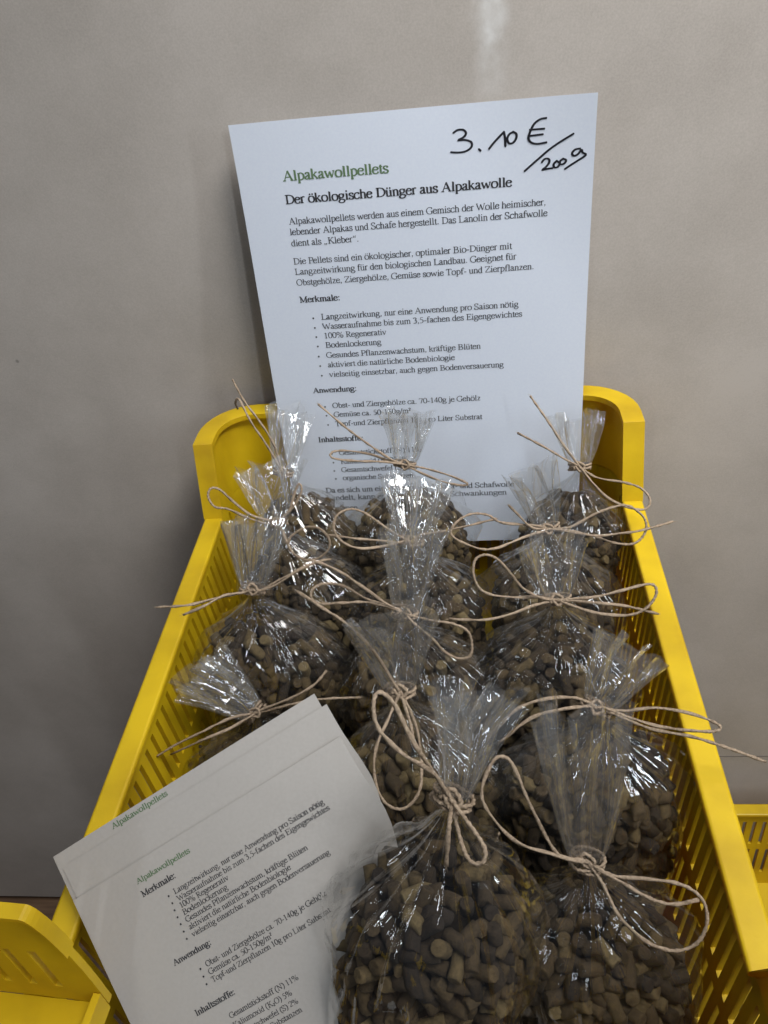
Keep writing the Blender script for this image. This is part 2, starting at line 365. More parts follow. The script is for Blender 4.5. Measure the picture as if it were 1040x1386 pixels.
# a small serif alphabet drawn with a broad pen: strokes (L straight, C curved, D dot), serifs (S)
ADV = dict(zip('abcdefghijklmnopqrstuvwxyz', [444, 500, 444, 500, 444, 333, 500, 500, 278, 278, 500, 278, 778, 500, 500, 500, 500, 333, 389, 278, 500, 500, 722, 500, 500, 444]))
ADV.update({'A': 722, 'B': 667, 'D': 722, 'E': 611, 'G': 722, 'I': 333, 'K': 722, 'L': 611, 'M': 889, 'N': 722, 'O': 722, 'P': 556, 'R': 667, 'S': 556, 'T': 611, 'W': 944, 'Z': 611,
            ' ': 250, '.': 250, ',': 250, ':': 278, '-': 333, '%': 833, '/': 278, '(': 333, ')': 333, '„': 444, '“': 444, '²': 300, '₂': 300})
for ch in '0123456789': ADV[ch] = 500
G = {
 'a': [('C', 8, 34, 12, 43, 21, 45, 29, 42, 31, 32), ('L', 31, 33, 31, 8), ('C', 31, 28, 18, 22, 7, 15, 6, 7, 13, 1, 22, 3, 31, 9), ('C', 31, 8, 33, 2, 38, 1, 43, 5)],
 'b': [('L', 11, 67, 11, 2), ('S', 8, 66, 9), ('C', 11, 37, 19, 44, 28, 45, 40, 37, 45, 23, 40, 8, 27, 0, 17, 0, 11, 4)],
 'c': [('C', 39, 34, 35, 42, 26, 45, 14, 41, 5, 30, 4, 17, 10, 5, 21, 0, 32, 2, 41, 11)],
 'd': [('L', 38, 67, 38, 1), ('S', 35, 66, 9), ('S', 42, 1, 10), ('C', 38, 37, 31, 44, 22, 45, 9, 37, 4, 22, 9, 7, 21, 0, 31, 2, 38, 8)],
 'e': [('L', 7, 27, 39, 27), ('C', 39, 27, 36, 39, 24, 45, 12, 41, 4, 27, 5, 13, 12, 3, 24, 0, 34, 3, 41, 12)],
 'f': [('L', 14, 1, 14, 52), ('C', 14, 52, 17, 63, 25, 68, 33, 66, 36, 61), ('L', 3, 44, 30, 44), ('S', 14, 1, 22)],
 'g': [('C', 23, 45, 12, 42, 7, 31, 12, 20, 23, 16, 34, 20, 39, 31, 34, 42, 23, 45), ('C', 15, 18, 9, 12, 14, 6, 32, 4, 44, -2, 43, -13, 30, -21, 14, -21, 4, -14, 6, -5, 14, 2), ('L', 33, 42, 47, 42)],
 'h': [('L', 10, 67, 10, 0), ('S', 7, 66, 9), ('C', 10, 36, 20, 44, 30, 44, 37, 36, 38, 28), ('L', 38, 28, 38, 0), ('S', 10, 1, 19), ('S', 38, 1, 19)],
 'i': [('L', 14, 44, 14, 0), ('D', 13, 62, 5.5), ('S', 14, 1, 20), ('S', 10, 43, 9)],
 'j': [('L', 16, 44, 16, -8), ('C', 16, -8, 12, -20, 3, -21, -3, -16), ('D', 15, 62, 5.5), ('S', 12, 43, 9)],
 'k': [('L', 10, 67, 10, 0), ('S', 7, 66, 9), ('l', 11, 20, 37, 43), ('L', 20, 27, 43, 1), ('S', 10, 1, 19), ('S', 41, 1, 16), ('S', 36, 43, 16)],
 'l': [('L', 14, 67, 14, 0), ('S', 10, 66, 9), ('S', 14, 1, 20)],
 'm': [('L', 12, 44, 12, 0), ('S', 8, 43, 9), ('C', 12, 36, 22, 44, 31, 44, 38, 36, 39, 28), ('L', 39, 28, 39, 0), ('C', 39, 36, 49, 44, 58, 44, 65, 36, 66, 28), ('L', 66, 28, 66, 0), ('S', 12, 1, 19), ('S', 39, 1, 19), ('S', 66, 1, 19)],
 'n': [('L', 11, 44, 11, 0), ('S', 7, 43, 9), ('C', 11, 36, 21, 44, 31, 44, 38, 36, 39, 28), ('L', 39, 28, 39, 0), ('S', 11, 1, 19), ('S', 39, 1, 19)],
 'o': [('C', 25, 45, 11, 41, 4, 22, 11, 4, 25, 0, 39, 4, 46, 22, 39, 41, 25, 45)],
 'p': [('L', 11, 44, 11, -21), ('S', 7, 43, 9), ('S', 11, -21, 19), ('C', 11, 37, 19, 44, 28, 45, 40, 37, 45, 23, 40, 8, 27, 0, 17, 0, 11, 4)],
 'q': [('L', 38, 45, 38, -21), ('S', 38, -21, 19), ('C', 38, 37, 31, 44, 22, 45, 9, 37, 4, 22, 9, 7, 21, 0, 31, 2, 38, 8)],
 'r': [('L', 10, 44, 10, 0), ('S', 6, 43, 9), ('C', 10, 32, 16, 42, 24, 46, 33, 41), ('S', 11, 1, 21)],
 's': [('C', 33, 34, 30, 43, 20, 46, 9, 42, 7, 33, 16, 25, 29, 19, 34, 10, 28, 1, 17, 0, 7, 3, 4, 13)],
 't': [('L', 13, 57, 13, 10), ('C', 13, 10, 15, 2, 21, 0, 28, 4), ('L', 2, 44, 26, 44)],
 'u': [('L', 10, 44, 10, 14), ('S', 6, 43, 10), ('C', 10, 14, 13, 3, 21, 0, 30, 2, 38, 9), ('L', 38, 44, 38, 1), ('S', 34, 43, 10), ('S', 42, 1, 10)],
 'v': [('L', 6, 44, 25, 0), ('l', 25, 0, 43, 44), ('S', 8, 43, 17), ('S', 41, 43, 15)],
 'w': [('L', 5, 44, 22, 0), ('l', 22, 0, 35, 40), ('L', 35, 40, 50, 0), ('l', 50, 0, 66, 44), ('S', 8, 43, 17), ('S', 64, 43, 15)],
 'x': [('L', 7, 44, 41, 0), ('l', 8, 0, 40, 44), ('S', 8, 43, 17), ('S', 40, 43, 15), ('S', 9, 1, 15), ('S', 40, 1, 17)],
 'y': [('L', 6, 44, 26, 1), ('l', 43, 44, 25, -2, 18, -17, 8, -20), ('S', 8, 43, 17), ('S', 41, 43, 15)],
 'z': [('L', 6, 43, 37, 43), ('L', 36, 43, 6, 2), ('L', 5, 2, 39, 2)],
 'A': [('l', 36, 67, 9, 1), ('L', 35, 67, 62, 1), ('L', 19, 24, 52, 24), ('S', 9, 1, 20), ('S', 61, 1, 22)],
 'B': [('L', 16, 65, 16, 1), ('L', 3, 65, 34, 65), ('C', 34, 65, 49, 60, 50, 48, 44, 38, 32, 35), ('L', 16, 35, 34, 35), ('C', 34, 35, 52, 32, 59, 18, 52, 5, 36, 1), ('L', 3, 1, 36, 1)],
 'D': [('L', 16, 65, 16, 1), ('L', 3, 65, 32, 65), ('C', 32, 65, 54, 58, 66, 40, 65, 24, 53, 7, 32, 1), ('L', 3, 1, 32, 1)],
 'E': [('L', 16, 65, 16, 1), ('L', 3, 65, 54, 65), ('L', 16, 35, 42, 35), ('L', 3, 1, 56, 1), ('l', 54, 65, 55, 52), ('l', 56, 1, 59, 15), ('l', 42, 43, 42, 27)],
 'G': [('C', 62, 50, 55, 63, 38, 67, 18, 60, 5, 42, 5, 24, 16, 7, 38, -1, 52, 2, 61, 7), ('L', 60, 28, 60, 5), ('l', 62, 50, 62, 66), ('S', 60, 28, 22)],
 'I': [('L', 16, 65, 16, 1), ('S', 16, 65, 26), ('S', 16, 1, 26)],
 'K': [('L', 16, 65, 16, 1), ('l', 18, 30, 56, 64), ('L', 28, 40, 64, 2), ('S', 16, 65, 26), ('S', 16, 1, 26), ('S', 56, 65, 24), ('S', 62, 1, 24)],
 'L': [('L', 16, 65, 16, 1), ('S', 16, 65, 26), ('L', 3, 1, 56, 1), ('l', 56, 1, 60, 17)],
 'M': [('l', 16, 65, 16, 1), ('L', 15, 65, 44, 4), ('l', 44, 4, 72, 65), ('L', 73, 65, 73, 1), ('S', 10, 65, 16), ('S', 79, 65, 16), ('S', 16, 1, 22), ('S', 73, 1, 26)],
 'N': [('l', 14, 65, 14, 1), ('L', 13, 65, 58, 2), ('l', 58, 65, 58, 2), ('S', 8, 65, 16), ('S', 58, 65, 22), ('S', 14, 1, 22)],
 'O': [('C', 36, 67, 17, 60, 5, 33, 17, 6, 36, 0, 55, 6, 67, 33, 55, 60, 36, 67)],
 'P': [('L', 16, 65, 16, 1), ('L', 3, 65, 32, 65), ('C', 32, 65, 50, 60, 53, 47, 47, 34, 30, 30, 18, 31), ('S', 16, 1, 26)],
 'R': [('L', 16, 65, 16, 1), ('L', 3, 65, 32, 65), ('C', 32, 65, 49, 60, 51, 48, 44, 36, 30, 34, 18, 34), ('L', 29, 34, 57, 2), ('S', 16, 1, 26), ('S', 59, 1, 15)],
 'S': [('C', 44, 50, 39, 63, 26, 67, 11, 62, 7, 51, 14, 40, 32, 31, 46, 20, 45, 7, 32, -1, 16, 1, 7, 8, 4, 18), ('l', 44, 50, 45, 66), ('l', 4, 18, 4, 0)],
 'T': [('L', 30, 65, 30, 1), ('L', 3, 65, 58, 65), ('S', 30, 1, 26), ('l', 3, 65, 2, 51), ('l', 58, 65, 59, 51)],
 'W': [('L', 5, 65, 29, 0), ('l', 29, 0, 47, 58), ('L', 47, 58, 66, 0), ('l', 66, 0, 88, 65), ('S', 8, 65, 20), ('S', 87, 65, 16)],
 'Z': [('L', 5, 64, 56, 64), ('L', 55, 64, 5, 2), ('L', 4, 2, 58, 2), ('l', 5, 64, 4, 50), ('l', 58, 2, 59, 16)],
 '0': [('C', 25, 67, 11, 58, 5, 33, 11, 8, 25, 0, 39, 8, 45, 33, 39, 58, 25, 67)],
 '1': [('L', 26, 66, 26, 1), ('l', 11, 58, 26, 66), ('S', 26, 1, 24)],
 '2': [('C', 5, 50, 11, 63, 24, 67, 37, 61, 40, 47, 33, 33, 6, 3), ('L', 6, 3, 44, 3)],
 '3': [('C', 6, 55, 14, 65, 26, 66, 37, 58, 36, 45, 22, 36), ('C', 22, 36, 38, 32, 43, 19, 36, 5, 20, 0, 5, 3)],
 '4': [('L', 33, 66, 33, 1), ('l', 33, 66, 3, 19), ('L', 3, 19, 46, 19)],
 '5': [('L', 42, 64, 16, 64), ('l', 16, 64, 11, 40), ('C', 11, 40, 26, 40, 38, 32, 42, 19, 34, 5, 20, 0, 5, 2)],
 '7': [('L', 4, 63, 44, 63), ('L', 44, 63, 23, 0), ('l', 4, 63, 3, 50)],
 '6': [('C', 42, 66, 24, 56, 9, 38, 6, 20, 13, 4, 25, 0, 38, 6, 43, 20, 37, 36, 24, 40, 9, 32)],
 '8': [('C', 25, 66, 11, 60, 10, 48, 24, 36, 41, 20, 38, 5, 25, 0, 11, 5, 8, 19, 24, 35, 39, 50, 38, 61, 25, 66)],
 '9': [('C', 8, 0, 28, 12, 41, 32, 43, 48, 37, 62, 25, 66, 12, 60, 7, 46, 12, 32, 26, 27, 41, 36)],
 '.': [('D', 12, 4, 5.5)], ',': [('D', 12, 4, 5.5), ('l', 16, 4, 8, -13)], ':': [('D', 13, 4, 5.5), ('D', 13, 40, 5.5)],
 '-': [('L', 4, 23, 29, 23), ('L', 4, 21, 29, 21)], '/': [('L', 1, -1, 27, 67)],
 '(': [('C', 29, 67, 13, 50, 6, 24, 13, -2, 29, -18)], ')': [('C', 4, 67, 20, 50, 27, 24, 20, -2, 4, -18)],
 '%': [('C', 20, 67, 9, 60, 7, 47, 15, 36, 25, 36, 33, 47, 32, 60, 20, 67), ('l', 66, 67, 20, -1), ('C', 62, 31, 51, 24, 49, 11, 57, 0, 67, 0, 75, 11, 74, 24, 62, 31)],
 '„': [('D', 11, 3, 5.5), ('l', 15, 3, 8, -13), ('D', 29, 3, 5.5), ('l', 33, 3, 26, -13)],
 '“': [('D', 13, 50, 5.5), ('l', 9, 50, 17, 66), ('D', 31, 50, 5.5), ('l', 27, 50, 35, 66)],
 '²': [('C', 3, 58, 8, 66, 17, 66, 22, 58, 16, 48, 3, 33), ('L', 3, 33, 25, 33)],
 '₂': [('C', 3, 14, 8, 22, 17, 22, 22, 14, 16, 4, 3, -11), ('L', 3, -11, 25, -11)],
}
for u_, base_, cx_ in (('ä', 'a', 21), ('ö', 'o', 25), ('ü', 'u', 24)):
    G[u_] = G[base_] + [('D', cx_ - 10, 59, 5.2), ('D', cx_ + 10, 59, 5.2)]; ADV[u_] = ADV[base_]

class Ink:
    """flat pen strokes on a sheet: pts are sheet coordinates (metres), put on the sheet by place(u, v, lift)"""
    def __init__(s, place): s.mb = MB(); s.place = place; s.k = 0
    def stroke(s, pts, rx, ry, lift=0.00012):
        s.k += 1; z = lift + (s.k % 9) * 0.000012; n = len(pts); vs = []
        for i, p in enumerate(pts):
            a = pts[max(i - 1, 0)]; b = pts[min(i + 1, n - 1)]
            dx, dy = b[0] - a[0], b[1] - a[1]; l = math.hypot(dx, dy) or 1e-9; nx, ny = -dy / l, dx / l
            hw = math.hypot(rx * nx, ry * ny)
            for sg in (1, -1): vs.append(s.place(p[0] + nx * hw * sg, p[1] + ny * hw * sg, z))
        s.mb.add(vs, [(2 * i, 2 * i + 1, 2 * i + 3, 2 * i + 2) for i in range(n - 1)])
    def dot(s, x, y, r, lift=.00012):
        s.k += 1; z = lift + (s.k % 9) * 0.000012
        s.mb.add([s.place(x + r * math.cos(a * math.pi / 4), y + r * math.sin(a * math.pi / 4), z) for a in range(8)], [tuple(range(8))])
    def glyph(s, ch, x, y, sc, sx, bold):
        th, tn = ((7.4, 3.4) if bold else (4.9, 2.6))
        for g in G.get(ch, ()):
            k = g[0]
            if k == 'D': s.dot(x + g[1] * sc * sx, y + g[2] * sc, g[3] * sc * (1.35 if bold else 1.05)); continue
            if k == 'S': P = [(g[1] - g[3] / 2, g[2]), (g[1] + g[3] / 2, g[2])]
            else: P = [(g[i], g[i + 1]) for i in range(1, len(g), 2)]
            if k == 'C': P = [(v.x, v.y) for v in catmull([Vector((a, b, 0)) for a, b in P], 3)]
            t = tn * 1.1 if k == 'l' else th
            s.stroke([(x + a * sc * sx, y + b * sc) for a, b in P], t * sc, tn * sc)
    def width(s, txt, bold): return sum(ADV.get(c, 500) * (1.06 if bold else 1) for c in txt) / 10
    def line(s, txt, x, y, em, width=None, bold=False):
        """baseline from (x, y); em = font size in metres; stretched a little to WIDTH"""
        sc = em / 100; nat = s.width(txt, bold) * sc
        sx = (width / nat) if width else 1.0
        for c in txt:
            s.glyph(c, x, y, sc, sx * (1.06 if bold else 1), bold); x += ADV.get(c, 500) * (1.06 if bold else 1) / 10 * sc * sx
    def build(s, name, m, parent, off): return s.mb.build(name, m, parent, off)

# ------------------------------------------------------------------ the sign
SW, SH = .210, .297
ROT, LEAN = -.0097, .1181
DN0 = Vector((0, -math.sin(LEAN), -math.cos(LEAN)))
S_A = Vector((math.cos(ROT), 0, 0)) - math.sin(ROT) * DN0
S_D = DN0 * math.cos(ROT) + Vector((math.sin(ROT), 0, 0))
S_TL = Vector((-.0931, -.0219, .2355)); S_N = S_A.cross(-S_D).normalized()
if S_N.y > 0: S_N = -S_N
def bow(u, v):     # slight curl of the sheet, most at the free upper edge
    return .0012 * math.sin(math.pi * (u / SW)) * (v / SH) + .0012 * math.sin(3.1 * u / SW + 4 * v / SH) + .006 * max(0, u / SW + (1 - v / SH) - 1.55) ** 2 / .2 + .004 * max(0, 1 - u / SW + (1 - v / SH) - 1.65) ** 2 / .12
def s_place(u, v, lift=0.0):   # u to the right, v DOWN from the top edge
    return S_TL + S_A * u + S_D * v + S_N * (bow(u, v) + .0016 + lift)
def s_ink(u, v, lift): return s_place(u, -v, lift)
def s_uv(px, py):              # photo point -> sheet coordinates
    d = ray(px, py); t = (S_TL - CAM).dot(S_N) / d.dot(S_N); q = CAM + d * t - S_TL
    return q.dot(S_A), q.dot(S_D)

def sheet(name, place, wd, ht, nu, nv, parent, off, m=None, th=.0002):
    mb = MB(); vs = []
    for lay in (0, -1):
        for j in range(nv + 1):
            for i in range(nu + 1): vs.append(place(wd * i / nu, ht * j / nv, lay * th))
    n = (nu + 1) * (nv + 1); fs = []; e_ = []
    for j in range(nv):
        for i in range(nu):
            a = j * (nu + 1) + i; fs.append((a, a + 1, a + nu + 2, a + nu + 1)); fs.append((n + a, n + a + nu + 1, n + a + nu + 2, n + a + 1))
    for i in range(nu):
        e_.append((i, n + i, n + i + 1, i + 1)); a = nv * (nu + 1) + i; e_.append((a, a + 1, n + a + 1, n + a))
    for j in range(nv):
        a = j * (nu + 1); e_.append((a, a + nu + 1, n + a + nu + 1, n + a)); a += nu; e_.append((a, n + a, n + a + nu + 1, a + nu + 1))
    mb.add(vs, fs, True); mb.add(vs, e_, False)
    return mb.build(name, m or M_PAPER, parent, off)

SIGN_LINES = [  # text, baseline start, baseline end (points of the photograph), bold
 ("Alpakawollpellets werden aus einem Gemisch der Wolle heimischer,", 393, 303, 739, 276, 0),
 ("lebender Alpakas und Schafe hergestellt. Das Lanolin der Schafwolle", 394, 317, 741, 291, 0),
 ("dient als „Kleber“.", 396, 332, 487, 325, 0),
 ("Die Pellets sind ein ökologischer, optimaler Bio-Dünger mit", 399, 357, 693, 335, 0),
 ("Langzeitwirkung für den biologischen Landbau. Geeignet für", 401, 371, 699, 349, 0),
 ("Obstgehölze, Ziergehölze, Gemüse sowie Topf- und Zierpflanzen.", 403, 385, 723, 363, 0),
 ("Merkmale:", 407, 408, 462, 404, 1),
 ("Langzeitwirkung, nur eine Anwendung pro Saison nötig", 436, 430, 702, 415, 2),
 ("Wasseraufnahme bis zum 3,5-fachen des Eigengewichtes", 438, 443, 707, 428, 2),
 ("100% Regenerativ", 440, 456, 524, 451, 2),
 ("Bodenlockerung", 442, 469, 517, 464, 2),
 ("Gesundes Pflanzenwachstum, kräftige Blüten", 443, 482, 651, 471, 2),
 ("aktiviert die natürliche Bodenbiologie", 445, 495, 616, 486, 2),
 ("vielseitig einsetzbar, auch gegen Bodenversauerung", 447, 508, 682, 496, 2),
 ("Anwendung:", 425, 530, 484, 527, 1),
 ("Obst- und Ziergehölze ca. 70-140g je Gehölz", 451, 550, 651, 541, 2),
 ("Gemüse ca. 50-150g/m²", 453, 563, 557, 557, 2),
 ("Topf-und Zierpflanzen 10g pro Liter Substrat", 455, 575, 653, 566, 2),
 ("Inhaltsstoffe:", 432, 597, 493, 594, 1),
 ("Gesamtstickstoff (N) 11%", 460, 615, 571, 609, 2),
 ("Kaliumoxid (K₂O) 5%", 462, 627, 553, 622, 2),
 ("Gesamtschwefel (S) 2%", 463, 638, 565, 633, 2),
 ("organische Substanzen", 465, 649, 560, 644, 2),
 ("Da es sich um ein Produkt aus Alpaka- und Schafwolle", 442, 667, 696, 655, 0),
 ("handelt, kann es dabei zu kleinen Schwankungen", 444, 678, 686, 665, 0),
 ("kommen.", 446, 690, 488, 688, 0)]
def build_sign():
    base = s_place(SW / 2, SH)
    root = empty('paper_sign', base); tag(root, 'white printed paper sign with a handwritten price leaning on the wall', 'sign')
    sheet('sheet', s_place, SW, SH, 24, 32, root, base)
    EM = .00405
    t = Ink(s_ink); u, v = s_uv(385, 244); u2, _ = s_uv(527, 232)
    t.line("Alpakawollpellets", u, -v, .0083, u2 - u, True); t.build('green_title', M_GREEN, root, base)
    t = Ink(s_ink); u, v = s_uv(388, 275); u2, _ = s_uv(693, 252)
    t.line("Der ökologische Dünger aus Alpakawolle", u, -v, .0077, u2 - u, True); t.build('headline', M_INK, root, base)
    t = Ink(s_ink)
    for txt, x0, y0, x1, y1, b in SIGN_LINES:
        u, v = s_uv(x0, y0); u2, v2 = s_uv(x1, y1); v = (v + v2) / 2
        tgt = Ink(s_ink) if b == 1 else t
        em = (u2 - u) / (t.width(txt, b == 1) / 100)
        em = min(max(em, .0052), .0062)
        tgt.line(txt, u, -v, em, u2 - u, b == 1)
        if b == 1: tgt.build('section_heading', M_INK, root, base)
        if b == 2: t.dot(u - .0052, -v + .0012, .00062)
    t.build('body_text', M_INK, root, base)
    # marker handwriting, in points of the photograph
    k = Ink(s_ink); Z = lambda x, y: (300 + x / 2, 110 + y / 2)
    H = [[(628, 138), (640, 130), (655, 130), (662, 139), (655, 150), (640, 158), (660, 157), (676, 163), (676, 177), (660, 188), (640, 191), (622, 190)],
         [(697, 182), (701, 186)], [(724, 181), (738, 163), (764, 135)], [(764, 135), (767, 152), (768, 174)],
         [(790, 135), (779, 141), (773, 154), (778, 166), (789, 164), (797, 152), (797, 140), (788, 135)],
         [(877, 97), (862, 100), (846, 112), (835, 133), (830, 152), (838, 164), (855, 167), (878, 163)], [(834, 129), (872, 126)], [(832, 146), (868, 141)],
         [(820, 241), (850, 214), (895, 175), (950, 139)],
         [(866, 217), (874, 208), (884, 208), (886, 217), (877, 230), (867, 238), (880, 235), (894, 233)],
         [(906, 213), (898, 222), (900, 231), (909, 229), (914, 220), (906, 213)], [(923, 207), (915, 214), (916, 222), (926, 220), (931, 211), (923, 207)],
         [(968, 179), (955, 182), (947, 192), (952, 199), (963, 194), (972, 182), (975, 190), (984, 196), (965, 210), (945, 223), (928, 235)]]
    for P in H:
        q = [s_uv(*Z(*p)) for p in P]; q = [(v.x, v.y) for v in catmull([Vector((a, -b, 0)) for a, b in q], 4)]
        k.stroke(q, .00070, .00052, .00016)
        k.dot(q[0][0], q[0][1], .00060, .00016); k.dot(q[-1][0], q[-1][1], .00060, .00016)
    k.build('handwritten_price', M_PEN, root, base)
build_sign()

# ------------------------------------------------------------------ the flyers
F_TL = at_z(72, 1160, .026); F_TR = at_z(428, 938, .078)
F_A = (F_TR - F_TL); FW = F_A.length; F_A.normalize(); FH = FW * 1.414
def solve_down(px, py):   # point on the left edge's ray that makes the corner square
    d = ray(px, py); t = (F_TL - CAM).dot(F_A) / d.dot(F_A); return (CAM + d * t - F_TL).normalized()
F_D = solve_down(176, 1386); F_N = F_A.cross(-F_D).normalized()
if F_N.z < 0: F_N = -F_N
def flyer_place(du, dv, rot, k):
    c, s = math.cos(rot), math.sin(rot); A = F_A * c + F_D * s; D = F_D * c - F_A * s
    O = F_TL + F_A * du + F_D * dv
    def place(u, v, lift=0.0):
        b = -.010 * (max(0, v / FH - .05) ** 2) * 1.0 + .0035 * math.sin(2.2 * u / FW) * (1 - v / FH)
        w_ = min(1., max(0., (v / FH - .05) / .33)); w_ = w_ * w_ * (3 - 2 * w_)
        kap = 26.0 * w_ + 1e-4; e = max(0., u - .60 * FW); uu = u - e + math.sin(kap * e) / kap   # the right side bends down beside the front bag
        b -= (1 - math.cos(kap * e)) / kap
        return O + A * uu + D * v + F_N * (b + k + lift)
    def uv(px, py):
        d = ray(px, py); P0 = O + F_N * k; t = (P0 - CAM).dot(F_N) / d.dot(F_N); q = CAM + d * t - O
        return q.dot(A), q.dot(D)
    return place, uv
FLY_LINES = [("Langzeitwirkung, nur eine Anwendung pro Saison nötig", 240, 1208, 446, 1094, 2), ("Wasseraufnahme bis zum 3,5-fachen des Eigengewichtes", 245, 1217.5, 453, 1102, 2),
 ("100% Regenerativ", 248, 1227, 316, 1191, 2), ("Bodenlockerung", 252, 1236.5, 314, 1203, 2), ("Gesundes Pflanzenwachstum, kräftige Blüten", 256, 1246, 422, 1153, 2),
 ("aktiviert die natürliche Bodenbiologie", 260, 1256, 399, 1177, 2), ("vielseitig einsetzbar, auch gegen Bodenversauerung", 264, 1266, 449, 1158, 2),
 ("Merkmale:", 196, 1213, 243, 1186, 1), ("Anwendung:", 238, 1306, 290, 1277, 1),
 ("Obst- und Ziergehölze ca. 70-140g je Gehölz", 282, 1307, 444, 1212, 2), ("Gemüse ca. 50-150g/m²", 286, 1317.5, 373, 1267, 2), ("Topf-und Zierpflanzen 10g pro Liter Substrat", 290, 1328, 450, 1236, 2),
 ("Inhaltsstoffe:", 267, 1375, 321, 1344, 1), ("Gesamtstickstoff (N) 11%", 313, 1378, 407, 1325, 0), ("Kaliumoxid (K₂O) 5%", 318, 1391, 398, 1346, 0), ("Gesamtschwefel (S) 2%", 323, 1404, 406, 1357, 0), ("organische Substanzen", 328, 1416, 412, 1371, 0)]
def build_flyer(du, dv, rot, k, label, lines, title):
    place, uv = flyer_place(du, dv, rot, k); base = place(FW / 2, FH)
    root = empty('flyer', base); tag(root, label, 'flyer', 'printed flyers lying in the crate')
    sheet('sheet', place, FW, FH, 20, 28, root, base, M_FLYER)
    ink = lambda u, v, l: place(u, -v, l)
    if title:
        t = Ink(ink); x0, y0, x1, y1 = title; u, v = uv(x0, y0); u2, v2 = uv(x1, y1)
        t.line("Alpakawollpellets", u, -(v + v2) / 2, .92 * (u2 - u) / (t.width('Alpakawollpellets', True) / 100), u2 - u, True); t.build('green_title', M_GREEN, root, base)
    if lines:
        t = Ink(ink)
        for txt, x0, y0, x1, y1, b in lines:
            u, v = uv(x0, y0); u2, v2 = uv(x1, y1)
            h = Ink(ink) if b == 1 else t
            em = (u2 - u) / (h.width(txt, b == 1) / 100)
            h.line(txt, u, -v, em, u2 - u, b == 1)
            if b == 2: h.dot(u - .021 * FW, -v + .0045 * FW, .0032 * FW)
            if b == 1: h.build('section_heading', M_INK, root, base)
        t.build('body_text', M_INK, root, base)
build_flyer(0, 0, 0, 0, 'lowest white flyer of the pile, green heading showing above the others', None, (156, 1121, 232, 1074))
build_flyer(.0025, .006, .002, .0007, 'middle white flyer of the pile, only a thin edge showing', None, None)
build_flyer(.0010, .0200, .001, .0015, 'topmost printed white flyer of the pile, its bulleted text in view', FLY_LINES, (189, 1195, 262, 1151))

# ------------------------------------------------------------------ bags: materials
def make_film(name, haze, cell, bump, streak):
    m, nt, out = mat(name); L = nt.links.new
    tc = N(nt, 'ShaderNodeTexCoord')
    n1 = N(nt, 'ShaderNodeTexNoise', i_Scale=25.0, i_Detail=.5, i_Distortion=.8); L(tc.outputs['Object'], n1.inputs[0])
    vo = N(nt, 'ShaderNodeTexVoronoi', i_Scale=cell, feature='DISTANCE_TO_EDGE'); L(tc.outputs['Object'], vo.inputs[0])
    cl = N(nt, 'ShaderNodeMath', operation='MINIMUM', i_1=.10); L(vo.outputs[0], cl.inputs[0])
    ad = N(nt, 'ShaderNodeMath', operation='MULTIPLY_ADD', i_1=1.6); L(cl.outputs[0], ad.inputs[0]); L(n1.outputs[0], ad.inputs[2])
    uv = N(nt, 'ShaderNodeUVMap'); mp = N(nt, 'ShaderNodeMapping'); mp.inputs['Scale'].default_value = (26, streak, 1); L(uv.outputs[0], mp.inputs[0])
    n4 = N(nt, 'ShaderNodeTexNoise', i_Scale=1.0, i_Detail=3.0, i_Distortion=.5); L(mp.outputs[0], n4.inputs[0])
    ad2 = N(nt, 'ShaderNodeMath', operation='MULTIPLY_ADD', i_1=1.1); L(n4.outputs[0], ad2.inputs[0]); L(ad.outputs[0], ad2.inputs[2])
    b = N(nt, 'ShaderNodeBump', i_Strength=bump, i_Distance=.0025); L(ad2.outputs[0], b.inputs['Height'])
    lw = N(nt, 'ShaderNodeLayerWeight', i_Blend=.5); L(b.outputs[0], lw.inputs['Normal'])
    pw = N(nt, 'ShaderNodeMath', operation='POWER', i_1=4.0); L(lw.outputs['Facing'], pw.inputs[0])
    fa = N(nt, 'ShaderNodeMath', operation='MULTIPLY_ADD', i_1=.65, i_2=.095); L(pw.outputs[0], fa.inputs[0])
    gl = N(nt, 'ShaderNodeBsdfGlossy', i_Roughness=.022); gl.inputs[0].default_value = (1, 1, 1, 1); L(b.outputs[0], gl.inputs['Normal'])
    tp = N(nt, 'ShaderNodeBsdfTransparent'); tp.inputs[0].default_value = (.985, .985, .98, 1)
    df = N(nt, 'ShaderNodeBsdfDiffuse'); df.inputs[0].default_value = (.80, .82, .84, 1)
    m0 = N(nt, 'ShaderNodeMixShader'); m0.inputs[0].default_value = haze; L(tp.outputs[0], m0.inputs[1]); L(df.outputs[0], m0.inputs[2])
    m1 = N(nt, 'ShaderNodeMixShader'); L(fa.outputs[0], m1.inputs[0]); L(m0.outputs[0], m1.inputs[1]); L(gl.outputs[0], m1.inputs[2])
    L(m1.outputs[0], out.inputs[0]); return m
M_FILM = make_film('cellophane', .006, 27.0, .8, 3.0)
M_FAN = make_film('crinkled_cellophane', .042, 36.0, .9, 1.2)  # same film; whitish sheen of its many layers put in as diffuse haze

